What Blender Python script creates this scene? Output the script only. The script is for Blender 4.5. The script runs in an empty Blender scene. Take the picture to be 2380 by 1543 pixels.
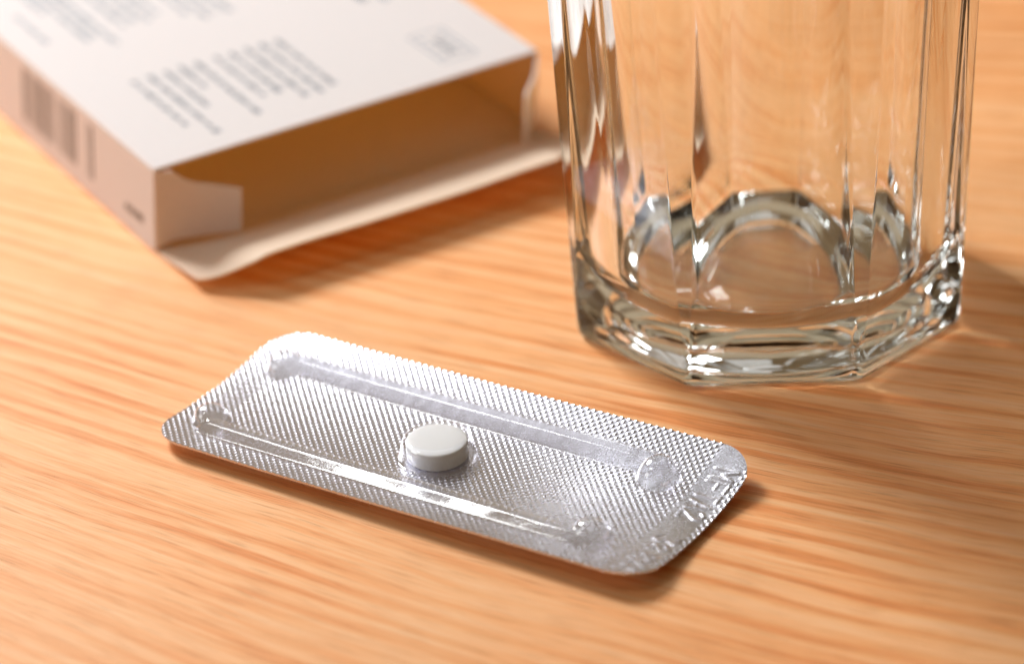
import bpy, bmesh, math, random
import numpy as np
from mathutils import Matrix, Vector

random.seed(4)
rng = np.random.default_rng(7)
MM = 0.001
YO = 400.0                      # millimetres: scene origin lies 400 mm in front of the lens foot point
scene = bpy.context.scene
C = scene.collection

# ------------------------------------------------------------------ camera
PITCH, ROLL, CAM_H = 0.531993, -0.0544128, 248.395
cam_d = bpy.data.cameras.new("camera")
cam = bpy.data.objects.new("camera", cam_d)
C.objects.link(cam)
fw = Vector((0, math.cos(PITCH), -math.sin(PITCH)))
up = Vector((0, math.sin(PITCH), math.cos(PITCH)))
rt = Vector((1, 0, 0))
r2 = rt * math.cos(ROLL) + up * math.sin(ROLL)
u2 = up * math.cos(ROLL) - rt * math.sin(ROLL)
M = Matrix((r2, u2, -fw)).transposed().to_4x4()
M.translation = Vector((0, -YO * MM, CAM_H * MM))
cam.matrix_world = M
cam_d.sensor_width = 36.0
cam_d.lens = 8412.94 / 2380 * 36
cam_d.clip_start = 0.01
cam_d.clip_end = 50
cam_d.dof.use_dof = True
cam_d.dof.focus_distance = 0.4590
cam_d.dof.aperture_fstop = 12.0
scene.camera = cam

# ------------------------------------------------------------------ world and lamps
world = bpy.data.worlds.new("World")
scene.world = world
world.use_nodes = True
bg = world.node_tree.nodes["Background"]
bg.inputs[0].default_value = (1.0, 0.70, 0.38, 1)
bg.inputs[1].default_value = 0.145


def area(name, loc, target, size, power, color=(1, 1, 1), size_y=None):
    d = bpy.data.lights.new(name, 'AREA')
    d.energy = power
    d.color = color
    d.size = size
    if size_y:
        d.shape = 'RECTANGLE'
        d.size_y = size_y
    o = bpy.data.objects.new(name, d)
    C.objects.link(o)
    o.location = loc
    o.rotation_euler = (Vector(target) - Vector(loc)).to_track_quat('-Z', 'Y').to_euler()
    return o


area("key_softbox", (-0.32, 0.45, 0.38), (0, 0.01, 0), 0.18, 5.9, (0.96, 0.985, 1.0))
area("left_softbox", (-0.72, -0.12, 0.30), (0, 0.02, 0), 0.30, 1.35, (0.97, 0.98, 1.0))
area("added_streak_lamp", (-0.44, 0.02, 0.60), (0, 0.02, 0), 0.085, 0.50, (0.95, 0.98, 1.0))  # extra small lamp, added to draw highlight streaks along the clear channels
area("overhead_softbox", (-0.06, 0.40, 0.60), (0, 0.02, 0), 0.34, 0.20, (0.95, 0.98, 1.0))
area("back_fill_panel", (0.05, 1.20, 0.52), (0.05, 0.0, 0.30), 1.4, 0.95, (1.0, 0.86, 0.64), 0.72)  # added unseen lamp panel, brightens what foil and tumbler base reflect; no window there

scene.view_settings.view_transform = 'Standard'
scene.view_settings.look = 'None'
scene.view_settings.exposure = -0.10
scene.view_settings.gamma = 1.0
scene.render.engine = 'CYCLES'
cy = scene.cycles
cy.max_bounces = 24
cy.transmission_bounces = 20
cy.transparent_max_bounces = 24
cy.glossy_bounces = 8
cy.diffuse_bounces = 5
cy.caustics_reflective = True
cy.caustics_refractive = True
cy.blur_glossy = 0.2
cy.sample_clamp_indirect = 12
cy.use_adaptive_sampling = False
cy.use_denoising = True
try:
    cy.denoiser = 'OPENIMAGEDENOISE'
except Exception:
    pass


# ------------------------------------------------------------------ helpers
def mesh_obj(name, verts, faces, mat, parent=None, smooth=True):
    me = bpy.data.meshes.new(name)
    me.from_pydata([tuple(v) for v in verts], [], [tuple(f) for f in faces])
    me.update()
    if smooth:
        me.polygons.foreach_set("use_smooth", [True] * len(me.polygons))
    if mat:
        me.materials.append(mat)
    o = bpy.data.objects.new(name, me)
    C.objects.link(o)
    if parent:
        o.parent = parent
    return o


def np_mesh(name, verts, quads, mat, parent=None, smooth=True):
    """Large quad meshes straight from numpy arrays."""
    me = bpy.data.meshes.new(name)
    nv, nq = len(verts), len(quads)
    me.vertices.add(nv)
    me.vertices.foreach_set("co", np.ascontiguousarray(verts, dtype=np.float32).ravel())
    me.loops.add(nq * 4)
    me.loops.foreach_set("vertex_index", np.ascontiguousarray(quads, dtype=np.int32).ravel())
    me.polygons.add(nq)
    me.polygons.foreach_set("loop_start", np.arange(0, nq * 4, 4, dtype=np.int32))
    me.polygons.foreach_set("loop_total", np.full(nq, 4, dtype=np.int32))
    me.polygons.foreach_set("use_smooth", np.full(nq, smooth, dtype=bool))
    me.update(calc_edges=True)
    me.validate()
    if mat:
        me.materials.append(mat)
    o = bpy.data.objects.new(name, me)
    C.objects.link(o)
    if parent:
        o.parent = parent
    return o


def empty(name, loc, rz=0.0):
    o = bpy.data.objects.new(name, None)
    C.objects.link(o)
    o.location = loc
    o.rotation_euler = (0, 0, rz)
    o.empty_display_size = 0.01
    return o


def tag(o, label, cat, group=None):
    o["label"] = label
    o["category"] = cat
    if group:
        o["group"] = group


class NT:
    def __init__(self, name):
        self.m = bpy.data.materials.new(name)
        self.m.use_nodes = True
        self.t = self.m.node_tree
        self.t.nodes.clear()
        self.out = self.t.nodes.new("ShaderNodeOutputMaterial")

    def n(self, typ, ins=None, **kw):
        nd = self.t.nodes.new(typ)
        for k, v in kw.items():
            setattr(nd, k, v)
        for k, v in (ins or {}).items():
            if isinstance(v, bpy.types.NodeSocket):
                self.t.links.new(v, nd.inputs[k])
            else:
                nd.inputs[k].default_value = v
        return nd

    def math(self, op, a, b=0.0, c=0.0, clamp=False):
        nd = self.n("ShaderNodeMath", {0: a, 1: b, 2: c}, operation=op, use_clamp=clamp)
        return nd.outputs[0]

    def noise(self, vec, scale=1.0, detail=2.0, rough=0.5, dist=0.0):
        nd = self.n("ShaderNodeTexNoise", {"Vector": vec, "Scale": scale, "Detail": detail, "Roughness": rough, "Distortion": dist})
        return nd.outputs["Fac"]

    def ramp(self, fac, stops, interp='LINEAR'):
        nd = self.n("ShaderNodeValToRGB", {0: fac})
        cr = nd.color_ramp
        cr.interpolation = interp
        while len(cr.elements) < len(stops):
            cr.elements.new(0.5)
        for e, (p, c) in zip(cr.elements, stops):
            e.position = p
            e.color = c if len(c) == 4 else (*c, 1)
        return nd.outputs[0]

    def xyz(self, x, y, z=0.0):
        return self.n("ShaderNodeCombineXYZ", {0: x, 1: y, 2: z}).outputs[0]

    def surf(self, s):
        self.t.links.new(s, self.out.inputs[0])


def principled(name, col, rough=0.5, spec=0.5, **kw):
    t = NT(name)
    ins = {"Base Color": (*col, 1), "Roughness": rough, "Specular IOR Level": spec}
    ins.update(kw)
    p = t.n("ShaderNodeBsdfPrincipled", ins)
    t.surf(p.outputs[0])
    return t, p


# ------------------------------------------------------------------ materials
def wood_material():
    t = NT("oiled_wood")
    co = t.n("ShaderNodeTexCoord").outputs["Object"]
    sep = t.n("ShaderNodeSeparateXYZ", {0: co})
    th = math.radians(-29.0)
    x, y = sep.outputs[0], sep.outputs[1]
    # along-grain s and across-grain n, in millimetres
    s = t.math('MULTIPLY_ADD', x, 1000 * math.cos(th), t.math('MULTIPLY', y, 1000 * math.sin(th)))
    n = t.math('MULTIPLY_ADD', x, -1000 * math.sin(th), t.math('MULTIPLY', y, 1000 * math.cos(th)))
    # the grain fans out and bows slightly, as in a flat-sawn board
    v = t.math('MULTIPLY', n, t.math('MULTIPLY_ADD', s, -0.0020, 1.0))
    v = t.math('MULTIPLY_ADD', t.math('MULTIPLY', s, s), -0.0006, v)
    wob = t.noise(t.xyz(t.math('MULTIPLY', s, 0.022), t.math('MULTIPLY', n, 0.05)), 1.0, 2.0)
    v = t.math('MULTIPLY_ADD', t.math('SUBTRACT', wob, 0.5), 2.6, v)
    wob2 = t.noise(t.xyz(t.math('MULTIPLY', s, 0.16), t.math('MULTIPLY', n, 0.5), 3.0), 1.0, 2.0)
    v2 = t.math('MULTIPLY_ADD', t.math('SUBTRACT', wob2, 0.5), 0.22, v)
    # growth bands
    band = t.noise(t.xyz(t.math('MULTIPLY', s, 0.009), t.math('MULTIPLY', v2, 0.34), 1.0), 1.0, 2.5, 0.55)
    band_b = t.noise(t.xyz(t.math('MULTIPLY', s, 0.018), t.math('MULTIPLY', v2, 0.80), 7.0), 1.0, 2.0, 0.5)
    # fine fibre streaks
    fib = t.noise(t.xyz(t.math('MULTIPLY', s, 0.05), t.math('MULTIPLY', v2, 3.3), 2.0), 1.0, 3.0, 0.6)
    fib2 = t.noise(t.xyz(t.math('MULTIPLY', s, 0.35), t.math('MULTIPLY', v2, 9.0), 5.0), 1.0, 2.0, 0.6)
    # open pores: short dashes, denser in the dark bands
    por = t.noise(t.xyz(t.math('MULTIPLY', s, 0.13), t.math('MULTIPLY', v2, 7.5), 9.0), 1.0, 1.5, 0.5)
    # growth rings: near-regular bands, stronger in some parts of the board than in others
    ph = t.noise(t.xyz(t.math('MULTIPLY', s, 0.012), t.math('MULTIPLY', v, 0.07), 11.0), 1.0, 2.0)
    per = t.math('SINE', t.math('MULTIPLY_ADD', v2, 2 * math.pi / 3.9, t.math('MULTIPLY', ph, 17.0)))
    per = t.math('MULTIPLY_ADD', per, 0.13, 0.5)
    zone = t.n("ShaderNodeMapRange", {0: t.noise(t.xyz(t.math('MULTIPLY', s, 0.016), t.math('MULTIPLY', n, 0.022), 20.0), 1.0, 1.0), 1: 0.35, 2: 0.62, 3: 0.28, 4: 0.95}).outputs[0]
    bsum = t.math('MULTIPLY_ADD', band, 0.36, t.math('MULTIPLY_ADD', band_b, 0.27, t.math('MULTIPLY', per, 0.37)))
    bmask = t.n("ShaderNodeMapRange", {0: bsum, 1: 0.43, 2: 0.60, 3: 0.0, 4: 1.0}, interpolation_type='SMOOTHSTEP').outputs[0]
    bmask = t.math('MULTIPLY', bmask, zone)
    fmask = t.n("ShaderNodeMapRange", {0: fib, 1: 0.36, 2: 0.68, 3: 0.0, 4: 1.0}).outputs[0]
    pmask = t.n("ShaderNodeMapRange", {0: t.math('MULTIPLY_ADD', bmask, 0.07, por), 1: 0.60, 2: 0.69, 3: 0.0, 4: 1.0}).outputs[0]
    tone = t.math('MULTIPLY_ADD', bmask, 0.58, t.math('MULTIPLY', fmask, 0.34))
    tone = t.math('MULTIPLY_ADD', fib2, 0.22, t.math('SUBTRACT', tone, 0.07), clamp=True)
    col = t.ramp(tone, [(0.0, (0.975, 0.568, 0.290)), (0.35, (0.950, 0.448, 0.180)), (0.7, (0.860, 0.300, 0.080)), (1.0, (0.600, 0.155, 0.029))])
    mixp = t.n("ShaderNodeMix", {0: t.math('MULTIPLY', pmask, 0.62), 6: col, 7: (0.52, 0.165, 0.035, 1)}, data_type='RGBA')
    # slow board-wide colour drift
    drift = t.noise(t.xyz(t.math('MULTIPLY', s, 0.012), t.math('MULTIPLY', n, 0.03), 4.0), 1.0, 2.0)
    hsv = t.n("ShaderNodeHueSaturation", {"Hue": 0.5, "Saturation": 1.0, "Value": t.math('MULTIPLY_ADD', drift, 0.22, 0.89), "Color": mixp.outputs[2]})
    hgt = t.math('SUBTRACT', t.math('MULTIPLY', fib2, 0.35), t.math('MULTIPLY', pmask, 1.0))
    bump = t.n("ShaderNodeBump", {"Height": hgt, "Strength": 0.35, "Distance": 0.00008})
    rough = t.math('MULTIPLY_ADD', fib2, 0.16, 0.46)
    p = t.n("ShaderNodeBsdfPrincipled", {"Base Color": hsv.outputs[0], "Roughness": rough, "Normal": bump.outputs[0], "Specular IOR Level": 0.32})
    t.surf(p.outputs[0])
    return t.m


def card_material(name, col, rough=0.5, glow=0.38):
    """Thin board: coated or plain surface that also lets a little warm light through."""
    t = NT(name)
    co = t.n("ShaderNodeTexCoord").outputs["Object"]
    f = t.noise(co, 900.0, 3.0, 0.6)
    c = t.ramp(f, [(0.3, tuple(k * 0.96 for k in col)), (0.7, col)])
    b = t.n("ShaderNodeBump", {"Height": t.noise(co, 2500.0, 2.0), "Strength": 0.12, "Distance": 0.00005})
    p = t.n("ShaderNodeBsdfPrincipled", {"Base Color": c, "Roughness": rough, "Normal": b.outputs[0], "Specular IOR Level": 0.4})
    tl = t.n("ShaderNodeBsdfTranslucent", {0: (1.0, 0.68, 0.27, 1)})
    mx = t.n("ShaderNodeMixShader", {0: glow, 1: p.outputs[0], 2: tl.outputs[0]})
    t.surf(mx.outputs[0])
    return t.m


def foil_material():
    t = NT("aluminium_foil")
    co = t.n("ShaderNodeTexCoord").outputs["Object"]
    f = t.noise(co, 700.0, 3.0, 0.6)
    r = t.math('MULTIPLY_ADD', f, 0.08, 0.23)
    b = t.n("ShaderNodeBump", {"Height": t.noise(co, 1400.0, 3.0, 0.6), "Strength": 0.06, "Distance": 0.0001})
    p = t.n("ShaderNodeBsdfPrincipled", {"Base Color": (0.69, 0.683, 0.765, 1), "Metallic": 1.0, "Roughness": r, "Normal": b.outputs[0]})
    t.surf(p.outputs[0])
    return t.m


def film_material():
    """Thin clear PVC: a single wall that passes light straight through and mirrors by angle."""
    t = NT("clear_pvc")
    co = t.n("ShaderNodeTexCoord").outputs["Object"]
    b = t.n("ShaderNodeBump", {"Height": t.noise(co, 500.0, 3.0, 0.6), "Strength": 0.05, "Distance": 0.00012})
    lw = t.n("ShaderNodeLayerWeight", {0: 0.5, "Normal": b.outputs[0]})
    fac = t.math('MULTIPLY_ADD', t.math('POWER', lw.outputs["Facing"], 2.8), 0.95, 0.08, clamp=True)
    tr = t.n("ShaderNodeBsdfTransparent", {0: (0.985, 0.985, 0.99, 1)})
    gl = t.n("ShaderNodeBsdfGlossy", {0: (1, 1, 1, 1), "Roughness": 0.055, "Normal": b.outputs[0]})
    mx = t.n("ShaderNodeMixShader", {0: fac, 1: tr.outputs[0], 2: gl.outputs[0]})
    t.surf(mx.outputs[0])
    return t.m


def glass_material():
    t = NT("pressed_glass")
    co = t.n("ShaderNodeTexCoord").outputs["Object"]
    b = t.n("ShaderNodeBump", {"Height": t.noise(co, 90.0, 2.0, 0.5), "Strength": 0.05, "Distance": 0.0006})
    g = t.n("ShaderNodeBsdfGlass", {0: (0.985, 0.992, 0.988, 1), "Roughness": 0.0, "IOR": 1.5, "Normal": b.outputs[0]})
    t.surf(g.outputs[0])
    return t.m


def tablet_material():
    t = NT("pressed_powder")
    co = t.n("ShaderNodeTexCoord").outputs["Object"]
    b = t.n("ShaderNodeBump", {"Height": t.noise(co, 4000.0, 3.0, 0.7), "Strength": 0.18, "Distance": 0.00005})
    p = t.n("ShaderNodeBsdfPrincipled", {"Base Color": (0.95, 0.95, 0.965, 1), "Roughness": 0.45, "Normal": b.outputs[0],
                                         "Subsurface Weight": 0.15, "Subsurface Radius": (0.0006, 0.0005, 0.0004), "Subsurface Scale": 1.0})
    t.surf(p.outputs[0])
    return t.m


WOOD = wood_material()
CARD = card_material("coated_white_card", (0.945, 0.97, 1.0), 0.45, 0.33)
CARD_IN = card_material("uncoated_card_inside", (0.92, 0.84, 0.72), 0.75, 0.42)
INK = principled("grey_ink", (0.27, 0.265, 0.275), 0.6)[0].m
INK_PALE = principled("pale_grey_ink", (0.42, 0.41, 0.42), 0.6)[0].m
INK_BAR = principled("brown_black_ink", (0.19, 0.15, 0.13), 0.6)[0].m
FOIL = foil_material()
FILM = film_material()
GLASS = glass_material()
PILL = tablet_material()

# ------------------------------------------------------------------ table
bm = bmesh.new()
bmesh.ops.create_cube(bm, size=1.0, matrix=Matrix.Translation((0, 0.25, -0.015)) @ Matrix.Diagonal((1.6, 1.5, 0.03, 1)))
bmesh.ops.bevel(bm, geom=bm.edges[:], offset=0.003, segments=3, affect='EDGES')
me = bpy.data.meshes.new("table")
bm.to_mesh(me)
bm.free()
me.materials.append(WOOD)
table = bpy.data.objects.new("table", me)
C.objects.link(table)
table["kind"] = "structure"

# ------------------------------------------------------------------ carton
BA = 0.5161335
BW, BH, BD, TH = 63.2, 13.2, 112.0, 0.38
box = empty("medicine_carton", (-49.96 * MM, (449.48 - YO) * MM, 0), BA)
tag(box, "white medicine carton lying flat, its near end open with flaps out", "carton")
SHX, SHY = 1.006 / BH, -0.436 / BH        # the emptied carton leans a little out of square


def bp(s, t, z):
    return ((s + SHX * z) * MM, (t + SHY * z) * MM, z * MM)


def slab(name, c8, mat_out, mat_in, inner_faces, parent, bevel=0.12):
    faces = [(0, 3, 2, 1), (4, 5, 6, 7), (0, 1, 5, 4), (1, 2, 6, 5), (2, 3, 7, 6), (3, 0, 4, 7)]
    me = bpy.data.meshes.new(name)
    me.from_pydata([bp(*p) for p in c8], [], faces)
    me.materials.append(mat_out)
    me.materials.append(mat_in)
    for i in inner_faces:
        me.polygons[i].material_index = 1
    bm = bmesh.new()
    bm.from_mesh(me)
    bmesh.ops.bevel(bm, geom=bm.edges[:], offset=bevel * MM, segments=2, affect='EDGES', clamp_overlap=True)
    bm.to_mesh(me)
    bm.free()
    o = bpy.data.objects.new(name, me)
    C.objects.link(o)
    o.parent = parent
    return o


def boxpts(s0, s1, t0, t1, z0, z1):
    return [(s0, t0, z0), (s1, t0, z0), (s1, t1, z0), (s0, t1, z0), (s0, t0, z1), (s1, t0, z1), (s1, t1, z1), (s0, t1, z1)]


g = 0.01
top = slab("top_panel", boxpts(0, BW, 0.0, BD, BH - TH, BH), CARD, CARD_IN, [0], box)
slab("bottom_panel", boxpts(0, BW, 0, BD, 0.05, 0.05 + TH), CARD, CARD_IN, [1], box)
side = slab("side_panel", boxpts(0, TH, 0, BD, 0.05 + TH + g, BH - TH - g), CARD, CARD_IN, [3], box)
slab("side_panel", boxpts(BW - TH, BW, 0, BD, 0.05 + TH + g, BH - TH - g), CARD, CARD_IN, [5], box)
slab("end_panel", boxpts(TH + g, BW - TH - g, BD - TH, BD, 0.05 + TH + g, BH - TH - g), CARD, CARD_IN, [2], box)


def sheet(name, grid, mat_out, mat_in, parent, th=0.36):
    """grid[i][j] -> (s,t,z): a bent card sheet with real thickness (offset along its normals)."""
    G = np.array(grid, dtype=float)
    du = np.gradient(G, axis=0)
    dv = np.gradient(G, axis=1)
    nn = np.cross(du, dv)
    nn /= np.linalg.norm(nn, axis=2, keepdims=True)
    A = G + nn * th / 2
    Bk = G - nn * th / 2
    ni, nj = G.shape[:2]
    V = [bp(*p) for p in A.reshape(-1, 3)] + [bp(*p) for p in Bk.reshape(-1, 3)]
    F, mi = [], []
    o = ni * nj
    for i in range(ni - 1):
        for j in range(nj - 1):
            a, b, c, d = i * nj + j, (i + 1) * nj + j, (i + 1) * nj + j + 1, i * nj + j + 1
            F.append((a, b, c, d)); mi.append(1)
            F.append((o + a, o + d, o + c, o + b)); mi.append(0)
    rim = [(i, 0) for i in range(ni)] + [(ni - 1, j) for j in range(1, nj)] + [(i, nj - 1) for i in range(ni - 2, -1, -1)] + [(0, j) for j in range(nj - 2, 0, -1)]
    for (i, j), (k, l) in zip(rim, rim[1:] + rim[:1]):
        a, b = i * nj + j, k * nj + l
        F.append((a, o + a, o + b, b)); mi.append(0)
    ob = mesh_obj(name, V, F, mat_out, parent, smooth=True)
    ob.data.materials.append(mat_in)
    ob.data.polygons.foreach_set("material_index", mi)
    es = ob.modifiers.new("edges", 'EDGE_SPLIT')
    es.split_angle = math.radians(40)
    return ob


# closing flap: a panel one box-height deep, then a tuck tongue with tapered corners that curls up
def lerp_prof(t, P):
    return float(np.interp(t, [p[0] for p in P], [p[1] for p in P]))


path = []          # (t, z) along the flap, arc-length parametrised
prof = [(0, 0.24), (-3, 0.75), (-6, 1.55), (-9, 2.45), (-12, 3.35), (-14.5, 4.0), (-17.3, 4.5)]
pt = np.array(prof)
seg = np.r_[0, np.cumsum(np.linalg.norm(np.diff(pt, axis=0), axis=1))]
ls = np.linspace(0, seg[-1], 34)
path = np.stack([np.interp(ls, seg, pt[:, 0]), np.interp(ls, seg, pt[:, 1])], 1)
for _ in range(3):
    path[1:-1] = (path[:-2] + 2 * path[1:-1] + path[2:]) / 4
grid = []
for k, (t_, z_) in enumerate(path):
    d = ls[k]
    ins = 0.25 if d < 13.0 else 0.25 + 7.0 * ((d - 13.0) / (seg[-1] - 13.0)) ** 1.4
    row = []
    for j in range(31):
        f = j / 30
        s_ = ins + f * (BW - 2 * ins)
        curl = (d / seg[-1]) ** 2
        lift = min(1.0, max(0.0, (s_ - 0.2) / 9.0))
        lift = 0.38 + 0.62 * lift * lift * (3 - 2 * lift)          # the left corner droops to the table
        row.append((s_, t_ + 0.1 * math.sin(f * 9) * curl, 0.24 + (z_ - 0.24) * lift + curl * (0.10 * math.sin(f * 7.0 + 0.4) + 0.05 * math.sin(f * 15)) * lift))
    grid.append(row)
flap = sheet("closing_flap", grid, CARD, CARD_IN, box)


# dust flaps left and right, swung part-way out
def dust(s0, sgn):
    grid = []
    for i in range(13):
        f = i / 12
        s_ = s0 + sgn * (11.2 * f + 0.3 * math.sin(f * 3))
        t_ = -0.1 - 4.6 * f ** 1.1
        zt = 12.7 if f < 0.17 else 12.7 - 2.1 * min(1, (f - 0.17) / 0.2) - 1.9 * max(0, (f - 0.37) / 0.63)
        zb = 0.75 + 0.9 * min(1, f / 0.2) + 0.4 * f
        grid.append([(s_, t_, zb + (zt - zb) * j / 6) for j in range(7)])
    return grid


gl_ = dust(0.2, 1)
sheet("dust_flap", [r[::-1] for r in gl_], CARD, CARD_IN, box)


grid = []
for i in range(15):
    f = i / 14
    e = max(0.0, f - 0.86) / 0.14
    s_ = BW - 0.2 - 7.0 * f + 0.5 * math.sin(f * 3) + 0.5 * e * e
    t_ = -0.1 - 7.6 * f - 0.2 * e
    ztp = 12.7 - 1.3 * min(1, max(0, f - 0.1) / 0.35) - 0.6 * f
    zbt = 0.75 + 1.6 * min(1, f / 0.3) + 0.7 * f
    grid.append([(s_, t_, zbt + (ztp - zbt) * j / 6) for j in range(7)])
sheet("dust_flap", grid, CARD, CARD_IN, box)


# print on the top panel: rows of word-sized marks
def word_line(name, s_, t0, t1, width, mat, parent, zz, dens=0.85):
    V, F = [], []
    t_ = t0
    sg = -1 if t1 < t0 else 1
    while (t_ - t1) * sg < 0:
        L = random.uniform(0.45, 0.75) * width
        n = random.randint(2, 7)
        for _ in range(n):
            if (t_ - t1) * sg >= 0:
                break
            hh = width * random.choice((0.62, 0.62, 0.95))
            k = len(V)
            e = t_ + sg * L * 0.88
            V += [bp(s_ - hh / 2, t_, zz), bp(s_ + hh / 2, t_, zz), bp(s_ + hh / 2, e, zz), bp(s_ - hh / 2, e, zz)]
            F.append((k, k + 1, k + 2, k + 3) if sg > 0 else (k, k + 3, k + 2, k + 1))
            t_ += sg * L
        t_ += sg * width * 0.5
    return mesh_obj(name, V, F, mat, parent, smooth=False)


zt = BH + 0.02
lines = [(9.9, 26.8, 9.8), (12.6, 27.0, 5.2), (15.2, 27.0, 13.0), (17.7, 27.2, 19.2), (20.2, 27.0, 6.8),
         (23.4, 26.9, 11.2), (25.9, 26.7, 10.9), (28.4, 26.7, 8.0), (30.9, 26.5, 7.5), (33.4, 26.5, 8.3)]
for s_, a, b in lines:
    word_line("text_line", s_, a, b, 1.25, INK, top, zt)
lines2 = [(5.0, 57.6, 46.2), (8.9, 75, 56), (10.4, 75, 43.0), (12.0, 75, 44.5), (13.5, 75, 40.0), (17.0, 75, 45.0), (19.0, 75, 46.0), (21.0, 75, 44.5), (23.0, 75, 45.5),
          (26.6, 75, 43.0), (28.6, 75, 39.5), (30.6, 75, 41.0), (32.6, 75, 40.0)]
for s_, a, b in lines2:
    word_line("text_line", s_, a, b, 1.3, INK_PALE, top, zt)
word_line("text_line", 51.0, 60, 30.5, 1.6, INK, top, zt)
word_line("text_line", 53.8, 60, 28.5, 1.6, INK_PALE, top, zt)
# framed mark near the open end: outlined lozenge with lettering strokes inside
V, F = [], []


def mark(s0, s1, t0, t1):
    k = len(V)
    V.extend([bp(s0, t0, zt), bp(s1, t0, zt), bp(s1, t1, zt), bp(s0, t1, zt)])
    F.append((k, k + 1, k + 2, k + 3))


for a in ((49.6, 49.9, 4.6, 15.4), (55.4, 55.7, 4.6, 15.4), (49.9, 55.4, 4.6, 4.9), (49.9, 55.4, 15.1, 15.4)):
    mark(*a)
for k in range(4):
    mark(50.6 + 0.0 * k, 51.2, 6 + 2.2 * k, 7.3 + 2.2 * k)
    mark(54.2, 54.8, 6 + 2.2 * k, 7.3 + 2.2 * k)
mesh_obj("logo_frame", V, F, INK_PALE, top, smooth=False)
V, F = [], []
for k in range(5):
    mark(52.0 + (k % 2) * 0.2, 53.5, 6.6 + 1.25 * k, 7.4 + 1.25 * k)
mesh_obj("logo_mark", V, F, INK, top, smooth=False)

# barcode and small lettering on the left side panel
V, F = [], []


def bar(t0, t1, z0, z1):
    k = len(V)
    V.extend([bp(-0.02, t0, z0), bp(-0.02, t1, z0), bp(-0.02, t1, z1), bp(-0.02, t0, z1)])
    F.append((k, k + 3, k + 2, k + 1))


t_ = 20.0
while t_ < 44.0:
    wd = random.choice((0.35, 0.5, 0.6, 0.8))
    if not (22.6 < t_ < 25.4 or 31.6 < t_ < 33.4):
        bar(t_, t_ + wd, 2.9, 11.6)
    t_ += wd + random.choice((0.45, 0.6, 0.8, 0.5))
mesh_obj("barcode", V, F, INK_BAR, side, smooth=False)
V, F = [], []
t_ = 9.6
while t_ > 4.0:
    L = random.uniform(0.45, 0.7)
    bar(t_ - L, t_, 3.0, 3.0 + random.choice((0.9, 0.9, 1.35)))
    t_ -= L + 0.18
mesh_obj("small_lettering", V, F, INK_BAR, side, smooth=False)

# ------------------------------------------------------------------ blister pack
BP = [-8.804, 390.567, -33.566, 36.985, 15.452, 0.348, 0.352, -0.25, 0.276, 1.912, 0.132, 0.405, 0.005, -0.04, 0.348, -0.178, 5.412, -1.588, -0.406]
PA, PB, PR = BP[3], BP[4], BP[16]


def zf(U, N):
    x = U / 37
    y = N / 15.5
    v = BP
    return (v[5] + v[6] * x + v[7] * y + v[8] * x * x + v[9] * y * y + v[10] * x * y + v[11] * x * y * y + v[12] * x * x * y
            + v[13] * x * x * y * y + v[14] * y ** 3 + v[15] * x ** 3)


pack = empty("blister_pack", (BP[0] * MM, (BP[1] - YO) * MM, 0), math.radians(BP[2]))
tag(pack, "silver foil blister pack with knurled foil, holding a single tablet, on the wooden table", "blister pack")

# relief letters pressed into the plain band (strokes in a 1 x 1.6 cell, tops towards the pack's end)
GLY = {
    'M': [((0, 0), (0, 1.6)), ((0, 1.6), (.5, .7)), ((.5, .7), (1, 1.6)), ((1, 1.6), (1, 0))],
    'F': [((0, 0), (0, 1.6)), ((0, 1.6), (.95, 1.6)), ((0, .85), (.75, .85))],
    'I': [((.5, 0), (.5, 1.6)), ((.1, 1.6), (.9, 1.6))],
    '2': [((0, 1.3), (.3, 1.6)), ((.3, 1.6), (.8, 1.6)), ((.8, 1.6), (1, 1.2)), ((1, 1.2), (0, 0)), ((0, 0), (1, 0))],
    'E': [((0, 0), (0, 1.6)), ((0, 1.6), (.95, 1.6)), ((0, .8), (.8, .8)), ((0, 0), (.95, 0))],
    '3': [((0, 1.6), (.9, 1.6)), ((.9, 1.6), (.5, .9)), ((.5, .9), (1, .5)), ((1, .5), (.6, 0)), ((.6, 0), (0, .2))],
    '8': [((.5, .85), (.1, 1.2)), ((.1, 1.2), (.5, 1.6)), ((.5, 1.6), (.9, 1.2)), ((.9, 1.2), (.5, .85)), ((.5, .85), (0, .4)), ((0, .4), (.5, 0)), ((.5, 0), (1, .4)), ((1, .4), (.5, .85))],
    'X': [((0, 0), (1, 1.6)), ((0, 1.6), (1, 0))],
    'A': [((0, 0), (.5, 1.6)), ((.5, 1.6), (1, 0)), ((.2, .55), (.8, .55))],
}
strokes = []
for ch, n0 in (('M', 11.6), ('F', 9.3), ('I', 7.2), ('A', 5.3), ('2', 3.2), ('3', -3.2), ('8', -5.3), ('8', -8.1), ('X', -10.1), ('X', -12.0)):
    for (a, b), (c, d) in GLY[ch]:
        strokes.append(((32.5 + b * 2.0, n0 - a * 1.6), (32.5 + d * 2.0, n0 - c * 1.6)))


def letter_relief(U, N):
    d = np.full(U.shape, 9.0)
    for (a, b), (c, e) in strokes:
        vx, vy = c - a, e - b
        L2 = vx * vx + vy * vy
        k = np.clip(((U - a) * vx + (N - b) * vy) / L2, 0, 1)
        d = np.minimum(d, np.hypot(U - a - k * vx, N - b - k * vy))
    return np.clip(1 - d / 0.34, 0, 1)


def sstep(x, a, b):
    t = np.clip((x - a) / (b - a), 0, 1)
    return t * t * (3 - 2 * t)


TU, TN = BP[17], BP[18]                      # tablet centre
CH_N = 9.35
DOMES = {1: ((-31.3, 7.9, 2.45, 2.4), (26.5, 7.5, 2.75, 2.7)), -1: ((-32.0, -7.6, 2.45, 2.4), (26.0, -8.0, 2.6, 2.5))}


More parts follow.
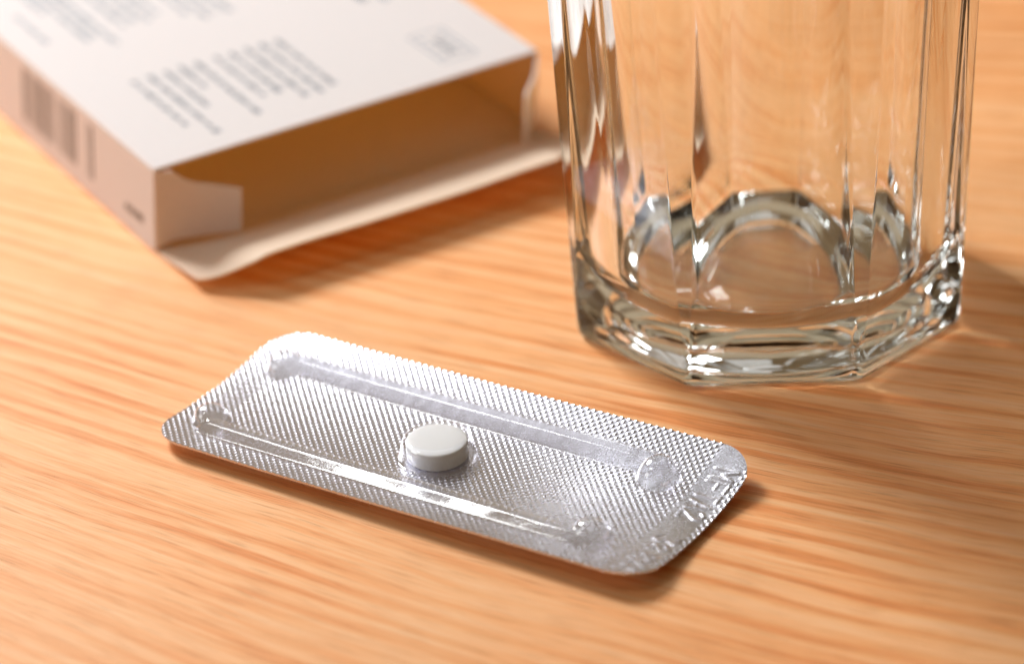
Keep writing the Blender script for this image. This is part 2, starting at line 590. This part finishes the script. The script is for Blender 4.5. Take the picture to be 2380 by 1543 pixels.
def chan_h(U, N, sg):
    """Height of the clear channel (long rib with a bulb at each end) over the foil."""
    d = np.hypot(U - np.clip(U, -30.6, 24.6), N - sg * CH_N)
    dd = np.linspace(0, 2.15, 200)                      # rounded crown, nearly flat sloping walls
    sl = 0.92 * sstep(dd, 0.25, 0.95)
    hp = np.cumsum(sl[::-1])[::-1] * (dd[1] - dd[0])
    h = np.interp(d, dd, hp, right=0.0)
    for (cu, cn, r, hh) in DOMES[sg]:
        e = np.hypot(U - cu, N - cn) / r
        hd = hh * np.sqrt(np.clip(1 - e ** 2.4, 0, 1))
        h = np.maximum(h, hd)
    return h


def smooth_noise(U, N, sx, sy, n=40, seed=1):
    r = np.random.default_rng(seed)
    out = np.zeros_like(U)
    for _ in range(n):
        a, b, p = r.normal(0, sx), r.normal(0, sy), r.uniform(0, 6.283)
        out += np.cos(a * U + b * N + p)
    return out / math.sqrt(n)


def knurl_mask(U, N):
    m = np.ones_like(U)
    m *= 1 - sstep(5.3 - np.hypot(U - TU, N - TN), 0, 0.5)
    for sg in (1, -1):
        d = np.hypot(U - np.clip(U, -30.6, 24.6), N - sg * CH_N)
        m *= 1 - sstep(2.35 - d, 0, 0.4)
        for (cu, cn, r, hh) in DOMES[sg]:
            m *= 1 - sstep(r + 0.2 - np.hypot(U - cu, N - cn), 0, 0.4)
    band = sstep(U, 31.2, 31.6) * (1 - sstep(U, 35.9, 36.2))
    return m * (1 - band), band


def foil_z(U, N, fine=True):
    z = zf(U, N)
    if fine:
        m, band = knurl_mask(U, N)
        p, qv = 1.04, 1.10
        a = np.cos(math.pi * (U / p + N / qv))
        b = np.cos(math.pi * (U / p - N / qv))
        dots = (a * a) * (b * b)
        z = z + m * 0.10 * (np.clip(dots, 0, 1) ** 1.3 - 0.2)
        z = z + (1 - m) * 0.008 * smooth_noise(U, N, 1.1, 0.7, 50, 3)
        z = z + 0.002 * smooth_noise(U, N, 3.0, 3.0, 40, 5)
        lr = letter_relief(U, N)
        z = z + band * 0.09 * sstep(lr, 0.0, 0.9)
    return z


# grid that follows the rounded-rectangle outline
def pack_grid(nu, nv):
    """Grid on the rounded rectangle: columns along U, each stretched to the local half-width."""
    a = np.linspace(-1, 1, nu)
    Uc = PA * a
    # cluster columns in the corner zones so the arcs are smooth
    edge = np.linspace(0, math.pi / 2, 46)
    arc = PR * (1 - np.cos(edge))
    Uc = np.concatenate([-PA + arc[:-1], np.linspace(-PA + PR, PA - PR, nu), (PA - arc[::-1])[1:]])
    d = np.clip(np.abs(Uc) - (PA - PR), 0, PR)
    half = (PB - PR) + np.sqrt(np.clip(PR * PR - d * d, 0, None))
    b = np.linspace(-1, 1, nv)
    U = np.repeat(Uc[:, None], nv, 1)
    N = half[:, None] * b[None, :]
    return U, N


U, N = pack_grid(560, 270)
Z = foil_z(U, N)
nu, nv = U.shape
top_v = np.stack([U, N, Z], 2).reshape(-1, 3)
Zb = zf(U, N) - 0.30
bot_v = np.stack([U, N, Zb], 2).reshape(-1, 3)
ii, jj = np.meshgrid(np.arange(nu - 1), np.arange(nv - 1), indexing='ij')
a = (ii * nv + jj).ravel()
topq = np.stack([a, a + nv, a + nv + 1, a + 1], 1)
# coarse underside and skirt
loop = [(i, 0) for i in range(nu)] + [(nu - 1, j) for j in range(1, nv)] + [(i, nv - 1) for i in range(nu - 2, -1, -1)] + [(0, j) for j in range(nv - 2, 0, -1)]
lp = np.array([i * nv + j for i, j in loop])
foil = np_mesh("foil_sheet", top_v * MM, topq, FOIL, pack)
off = len(lp)
sk_v = np.concatenate([top_v[lp] + [0, 0, -0.015], bot_v[lp]])
k = np.arange(off)
skq = np.stack([k, k + off, (k + 1) % off + off, (k + 1) % off], 1)
np_mesh("foil_edge", sk_v * MM, skq, FOIL, pack)
Uc, Nc = pack_grid(60, 30)
under = np.stack([Uc, Nc, zf(Uc, Nc) - 0.30], 2).reshape(-1, 3)
cu_, cv_ = Uc.shape
ii, jj = np.meshgrid(np.arange(cu_ - 1), np.arange(cv_ - 1), indexing='ij')
a = (ii * cv_ + jj).ravel()
np_mesh("foil_backing", under * MM, np.stack([a, a + 1, a + cv_ + 1, a + cv_], 1), FOIL, pack)

# clear channels
for sg in (1, -1):
    us = np.arange(-34.8, 29.6, 0.085)
    ns = np.arange(4.6, 12.0, 0.085) * sg
    U, N = np.meshgrid(us, ns, indexing='ij')
    H = chan_h(U, N, sg)
    for _ in range(4):
        Hs = H.copy()
        Hs[1:-1, 1:-1] = (H[:-2, 1:-1] + H[2:, 1:-1] + H[1:-1, :-2] + H[1:-1, 2:] + 2 * H[1:-1, 1:-1]) / 6
        H = Hs
    Z = zf(U, N) + H + 0.05 + 0.005 * smooth_noise(U, N, 1.2, 1.6, 40, 11 + sg) * np.clip(H, 0, 1)
    n1, n2 = U.shape
    V = np.stack([U, N, Z], 2).reshape(-1, 3)
    ii, jj = np.meshgrid(np.arange(n1 - 1), np.arange(n2 - 1), indexing='ij')
    hq = np.minimum.reduce([H[:-1, :-1], H[1:, :-1], H[:-1, 1:], H[1:, 1:]])
    keep = (hq > 0.012).ravel()
    a = (ii * n2 + jj).ravel()[keep]
    Q = np.stack([a, a + n2, a + n2 + 1, a + 1], 1)
    if sg < 0:
        Q = Q[:, ::-1]
    used, inv = np.unique(Q, return_inverse=True)
    np_mesh("clear_channel", V[used] * MM, inv.reshape(-1, 4), FILM, pack)

# clear pocket over the tablet
rp = [(5.35, 0.05), (5.15, 0.09), (5.0, 0.22), (4.88, 0.55), (4.75, 1.2), (4.62, 1.9), (4.5, 2.4), (4.35, 2.72), (4.12, 2.93), (3.8, 3.04), (3.2, 3.09), (2.2, 3.12), (1.1, 3.13), (0.02, 3.135)]
ns_ = 96
V, Q = [], []
for r_, h_ in rp:
    for k in range(ns_):
        an = 2 * math.pi * k / ns_
        u_, n_ = TU + r_ * math.cos(an), TN + r_ * math.sin(an)
        V.append((u_, n_, float(zf(u_, n_)) * (1 if h_ < 0.6 else 1) + h_))
for i in range(len(rp) - 1):
    for k in range(ns_):
        Q.append((i * ns_ + k, i * ns_ + (k + 1) % ns_, (i + 1) * ns_ + (k + 1) % ns_, (i + 1) * ns_ + k))
np_mesh("tablet_pocket", np.array(V) * MM, np.array(Q), FILM, pack)

# ------------------------------------------------------------------ tablet
tw = Matrix.Rotation(math.radians(BP[2]), 3, 'Z') @ Vector((TU, TN, 0))
pill_z = float(zf(TU, TN)) + 0.10
prof = [(0.0, 0.0), (3.2, 0.0), (3.75, 0.06), (3.96, 0.25), (4.0, 0.4), (4.0, 2.2), (3.97, 2.33), (3.88, 2.43), (3.72, 2.49), (3.3, 2.55), (2.4, 2.61), (1.2, 2.645), (0.0, 2.65)]
V, F = [], []
ns_ = 96
for r_, h_ in prof[1:-1]:
    for k in range(ns_):
        an = 2 * math.pi * k / ns_
        V.append((r_ * math.cos(an) * MM, r_ * math.sin(an) * MM, h_ * MM))
nr = len(prof) - 2
for i in range(nr - 1):
    for k in range(ns_):
        F.append((i * ns_ + k, i * ns_ + (k + 1) % ns_, (i + 1) * ns_ + (k + 1) % ns_, (i + 1) * ns_ + k))
V.append((0, 0, 0)); V.append((0, 0, 2.65 * MM))
for k in range(ns_):
    F.append((len(V) - 2, (k + 1) % ns_, k))
    F.append((len(V) - 1, (nr - 1) * ns_ + k, (nr - 1) * ns_ + (k + 1) % ns_))
pill = mesh_obj("tablet", V, F, PILL)
pill.location = ((BP[0] + tw.x) * MM, (BP[1] - YO + tw.y) * MM, pill_z * MM)
tag(pill, "round white tablet sealed in the clear pocket of the foil blister pack", "tablet")

# ------------------------------------------------------------------ tumbler
GX, GY, GYAW = 34.84, 429.72 - YO, math.radians(-2.13)
glass_root = empty("glass_tumbler", (GX * MM, GY * MM, 0.0), GYAW)
tag(glass_root, "empty clear octagonal glass tumbler with thick base, standing beside the white carton", "glass")
ARC, FLAT = 16, 10


def ring(apo, c, z, dia=1.0):
    """Rounded octagon: apothem apo (dia scales the diagonal facets), corner radius c."""
    pts = []
    c = min(c, apo - 1e-3)
    flat = np.concatenate([[0, .03], np.linspace(.1, .9, FLAT - 3), [.97]])
    cor = []
    for k in range(8):
        a0_, a1_ = k * math.pi / 4, (k + 1) * math.pi / 4
        p0 = apo * (dia if k % 2 else 1.0) - c
        p1 = apo * (1.0 if k % 2 else dia) - c
        sn = math.sin(a1_ - a0_)
        cor.append(((p0 * math.sin(a1_) - p1 * math.sin(a0_)) / sn, (p1 * math.cos(a0_) - p0 * math.cos(a1_)) / sn))
    for k in range(8):
        cx_, cy_ = cor[k]
        for m in range(ARC):
            an = k * math.pi / 4 + (math.pi / 4) * m / ARC
            pts.append((cx_ + c * math.cos(an), cy_ + c * math.sin(an), z))
        an = (k + 1) * math.pi / 4
        x0, y0 = cx_ + c * math.cos(an), cy_ + c * math.sin(an)
        x1, y1 = cor[(k + 1) % 8][0] + c * math.cos(an), cor[(k + 1) % 8][1] + c * math.sin(an)
        for f in flat:
            pts.append((x0 + (x1 - x0) * f, y0 + (y1 - y0) * f, z))
    return pts


def cut_ring(apo, hw, z, dia=1.02):
    """Octagon whose corners are cut by a slightly convex column of half-width hw."""
    cor = []
    for k in range(8):
        a0_, a1_ = k * math.pi / 4, (k + 1) * math.pi / 4
        p0 = apo * (dia if k % 2 else 1.0)
        p1 = apo * (1.0 if k % 2 else dia)
        sn = math.sin(a1_ - a0_)
        cor.append(np.array([(p0 * math.sin(a1_) - p1 * math.sin(a0_)) / sn, (p1 * math.cos(a0_) - p0 * math.cos(a1_)) / sn]))
    flat = np.concatenate([[0, .03], np.linspace(.1, .9, FLAT - 3), [.97]])
    fa = np.concatenate([[0, .06], np.linspace(.14, .86, ARC - 3), [.94]])
    pts = []
    d = hw / math.cos(math.pi / 8)
    for k in range(8):
        P, Pp, Pn = cor[k], cor[k - 1], cor[(k + 1) % 8]
        E0 = P + (Pp - P) / np.linalg.norm(Pp - P) * d
        E1 = P + (Pn - P) / np.linalg.norm(Pn - P) * d
        F1 = Pn + (P - Pn) / np.linalg.norm(P - Pn) * d
        o = P / np.linalg.norm(P)
        sag = hw * hw / (2 * 26.0) + 0.12 * hw * max(0.0, 1 - hw)
        for f in fa:
            q = E0 + (E1 - E0) * f + o * sag * (1 - (2 * f - 1) ** 2)
            pts.append((q[0], q[1], z))
        for f in flat:
            q = E1 + (F1 - E1) * f
            pts.append((q[0], q[1], z))
    return pts


GA, GK = 25.62, 0.0016


def oa(z):
    return GA * (1 + GK * z)


outer = [(2.897, 1.0, 1.0), (2.892, 2.0, 2.0), (2.875, 3.5, 3.5), (2.85, 5.0, 5.0), (2.7, 9.0, 9.0), (2.4, 13.0, 13.0), (1.9, 16.0, 16.0), (1.25, 18.0, 18.0), (0.55, 19.4, 19.4), (0.18, 20.2, 20.0), (0.03, 21.2, 18.0), (0.0, 22.6, 8.0), (0.0, 24.3, 2.6), (0.05, 24.8, 2.3), (0.28, 25.2, 2.0), (0.7, 25.5, 1.7), (1.3, 25.62, 1.5), (2.2, 25.70, 1.4), (3.6, 25.76, 1.3)]
for z in (6, 9, 13, 18, 26, 36, 50, 64, 78, 88):
    outer.append((z, oa(z), 1.0))
outer += [(90.5, oa(90) - 0.3, 11.0), (91.6, oa(90) - 0.9, 11.0), (92.0, oa(90) - 1.6, 11.0)]
FLOOR, FR, C_TOP, C_LOW, WALL = 5.5, 7.0, 40.0, 40.0, 3.3
ZF = FLOOR + FR + 1.0
inner = [(91.6, oa(90) - 2.3, C_TOP), (90.5, oa(90) - 2.8, C_TOP)]
for z in (86, 74, 62, 50, 40, 33, 28, 24, ZF):
    f = (z - ZF) / (86 - ZF)
    inner.append((z, oa(z) - WALL - 1.2 * (1 - f), C_LOW + (C_TOP - C_LOW) * f))
a0 = inner[-1][1]
for k in range(1, 19):
    an = math.pi / 2 * k / 18
    inner.append((FLOOR + FR - FR * math.sin(an), a0 - FR * (1 - math.cos(an)), C_LOW + (a0 - FR - C_LOW) * (k / 18) ** 1.5))
a1 = inner[-1][1]
for f in (0.9, 0.8, 0.68, 0.55, 0.42, 0.3, 0.2, 0.1, 0.06):
    inner.append((FLOOR + 0.3 * (f * f - 1), a1 * f, a1 * f))
col_w = lambda z: float(np.interp(z, [0, 4, 7, 12, 20, 45, 92], [0.45, 0.35, 0.45, 0.95, 1.35, 2.2, 3.4]))
rings = [cut_ring(a, col_w(z) + (0.25 * (c - 1.3) if z < 2 else 0), z) if c < 3.0 or z > 2 else ring(a, c, z) for z, a, c in outer]
rings = rings + [ring(a, c, z) for z, a, c in inner]
npr = len(rings[0])
V = np.array(rings).reshape(-1, 3)
Q = []
for i in range(len(rings) - 1):
    for k in range(npr):
        Q.append((i * npr + k, i * npr + (k + 1) % npr, (i + 1) * npr + (k + 1) % npr, (i + 1) * npr + k))
body = np_mesh("tumbler_body", V * MM, np.array(Q), GLASS, glass_root)
bm = bmesh.new()
bm.from_mesh(body.data)
bm.verts.ensure_lookup_table()
bmesh.ops.holes_fill(bm, edges=[e for e in bm.edges if e.is_boundary], sides=0)
bmesh.ops.recalc_face_normals(bm, faces=bm.faces[:])
for f in bm.faces:
    f.smooth = True
bm.to_mesh(body.data)
bm.free()
body.location.z = 0.00005
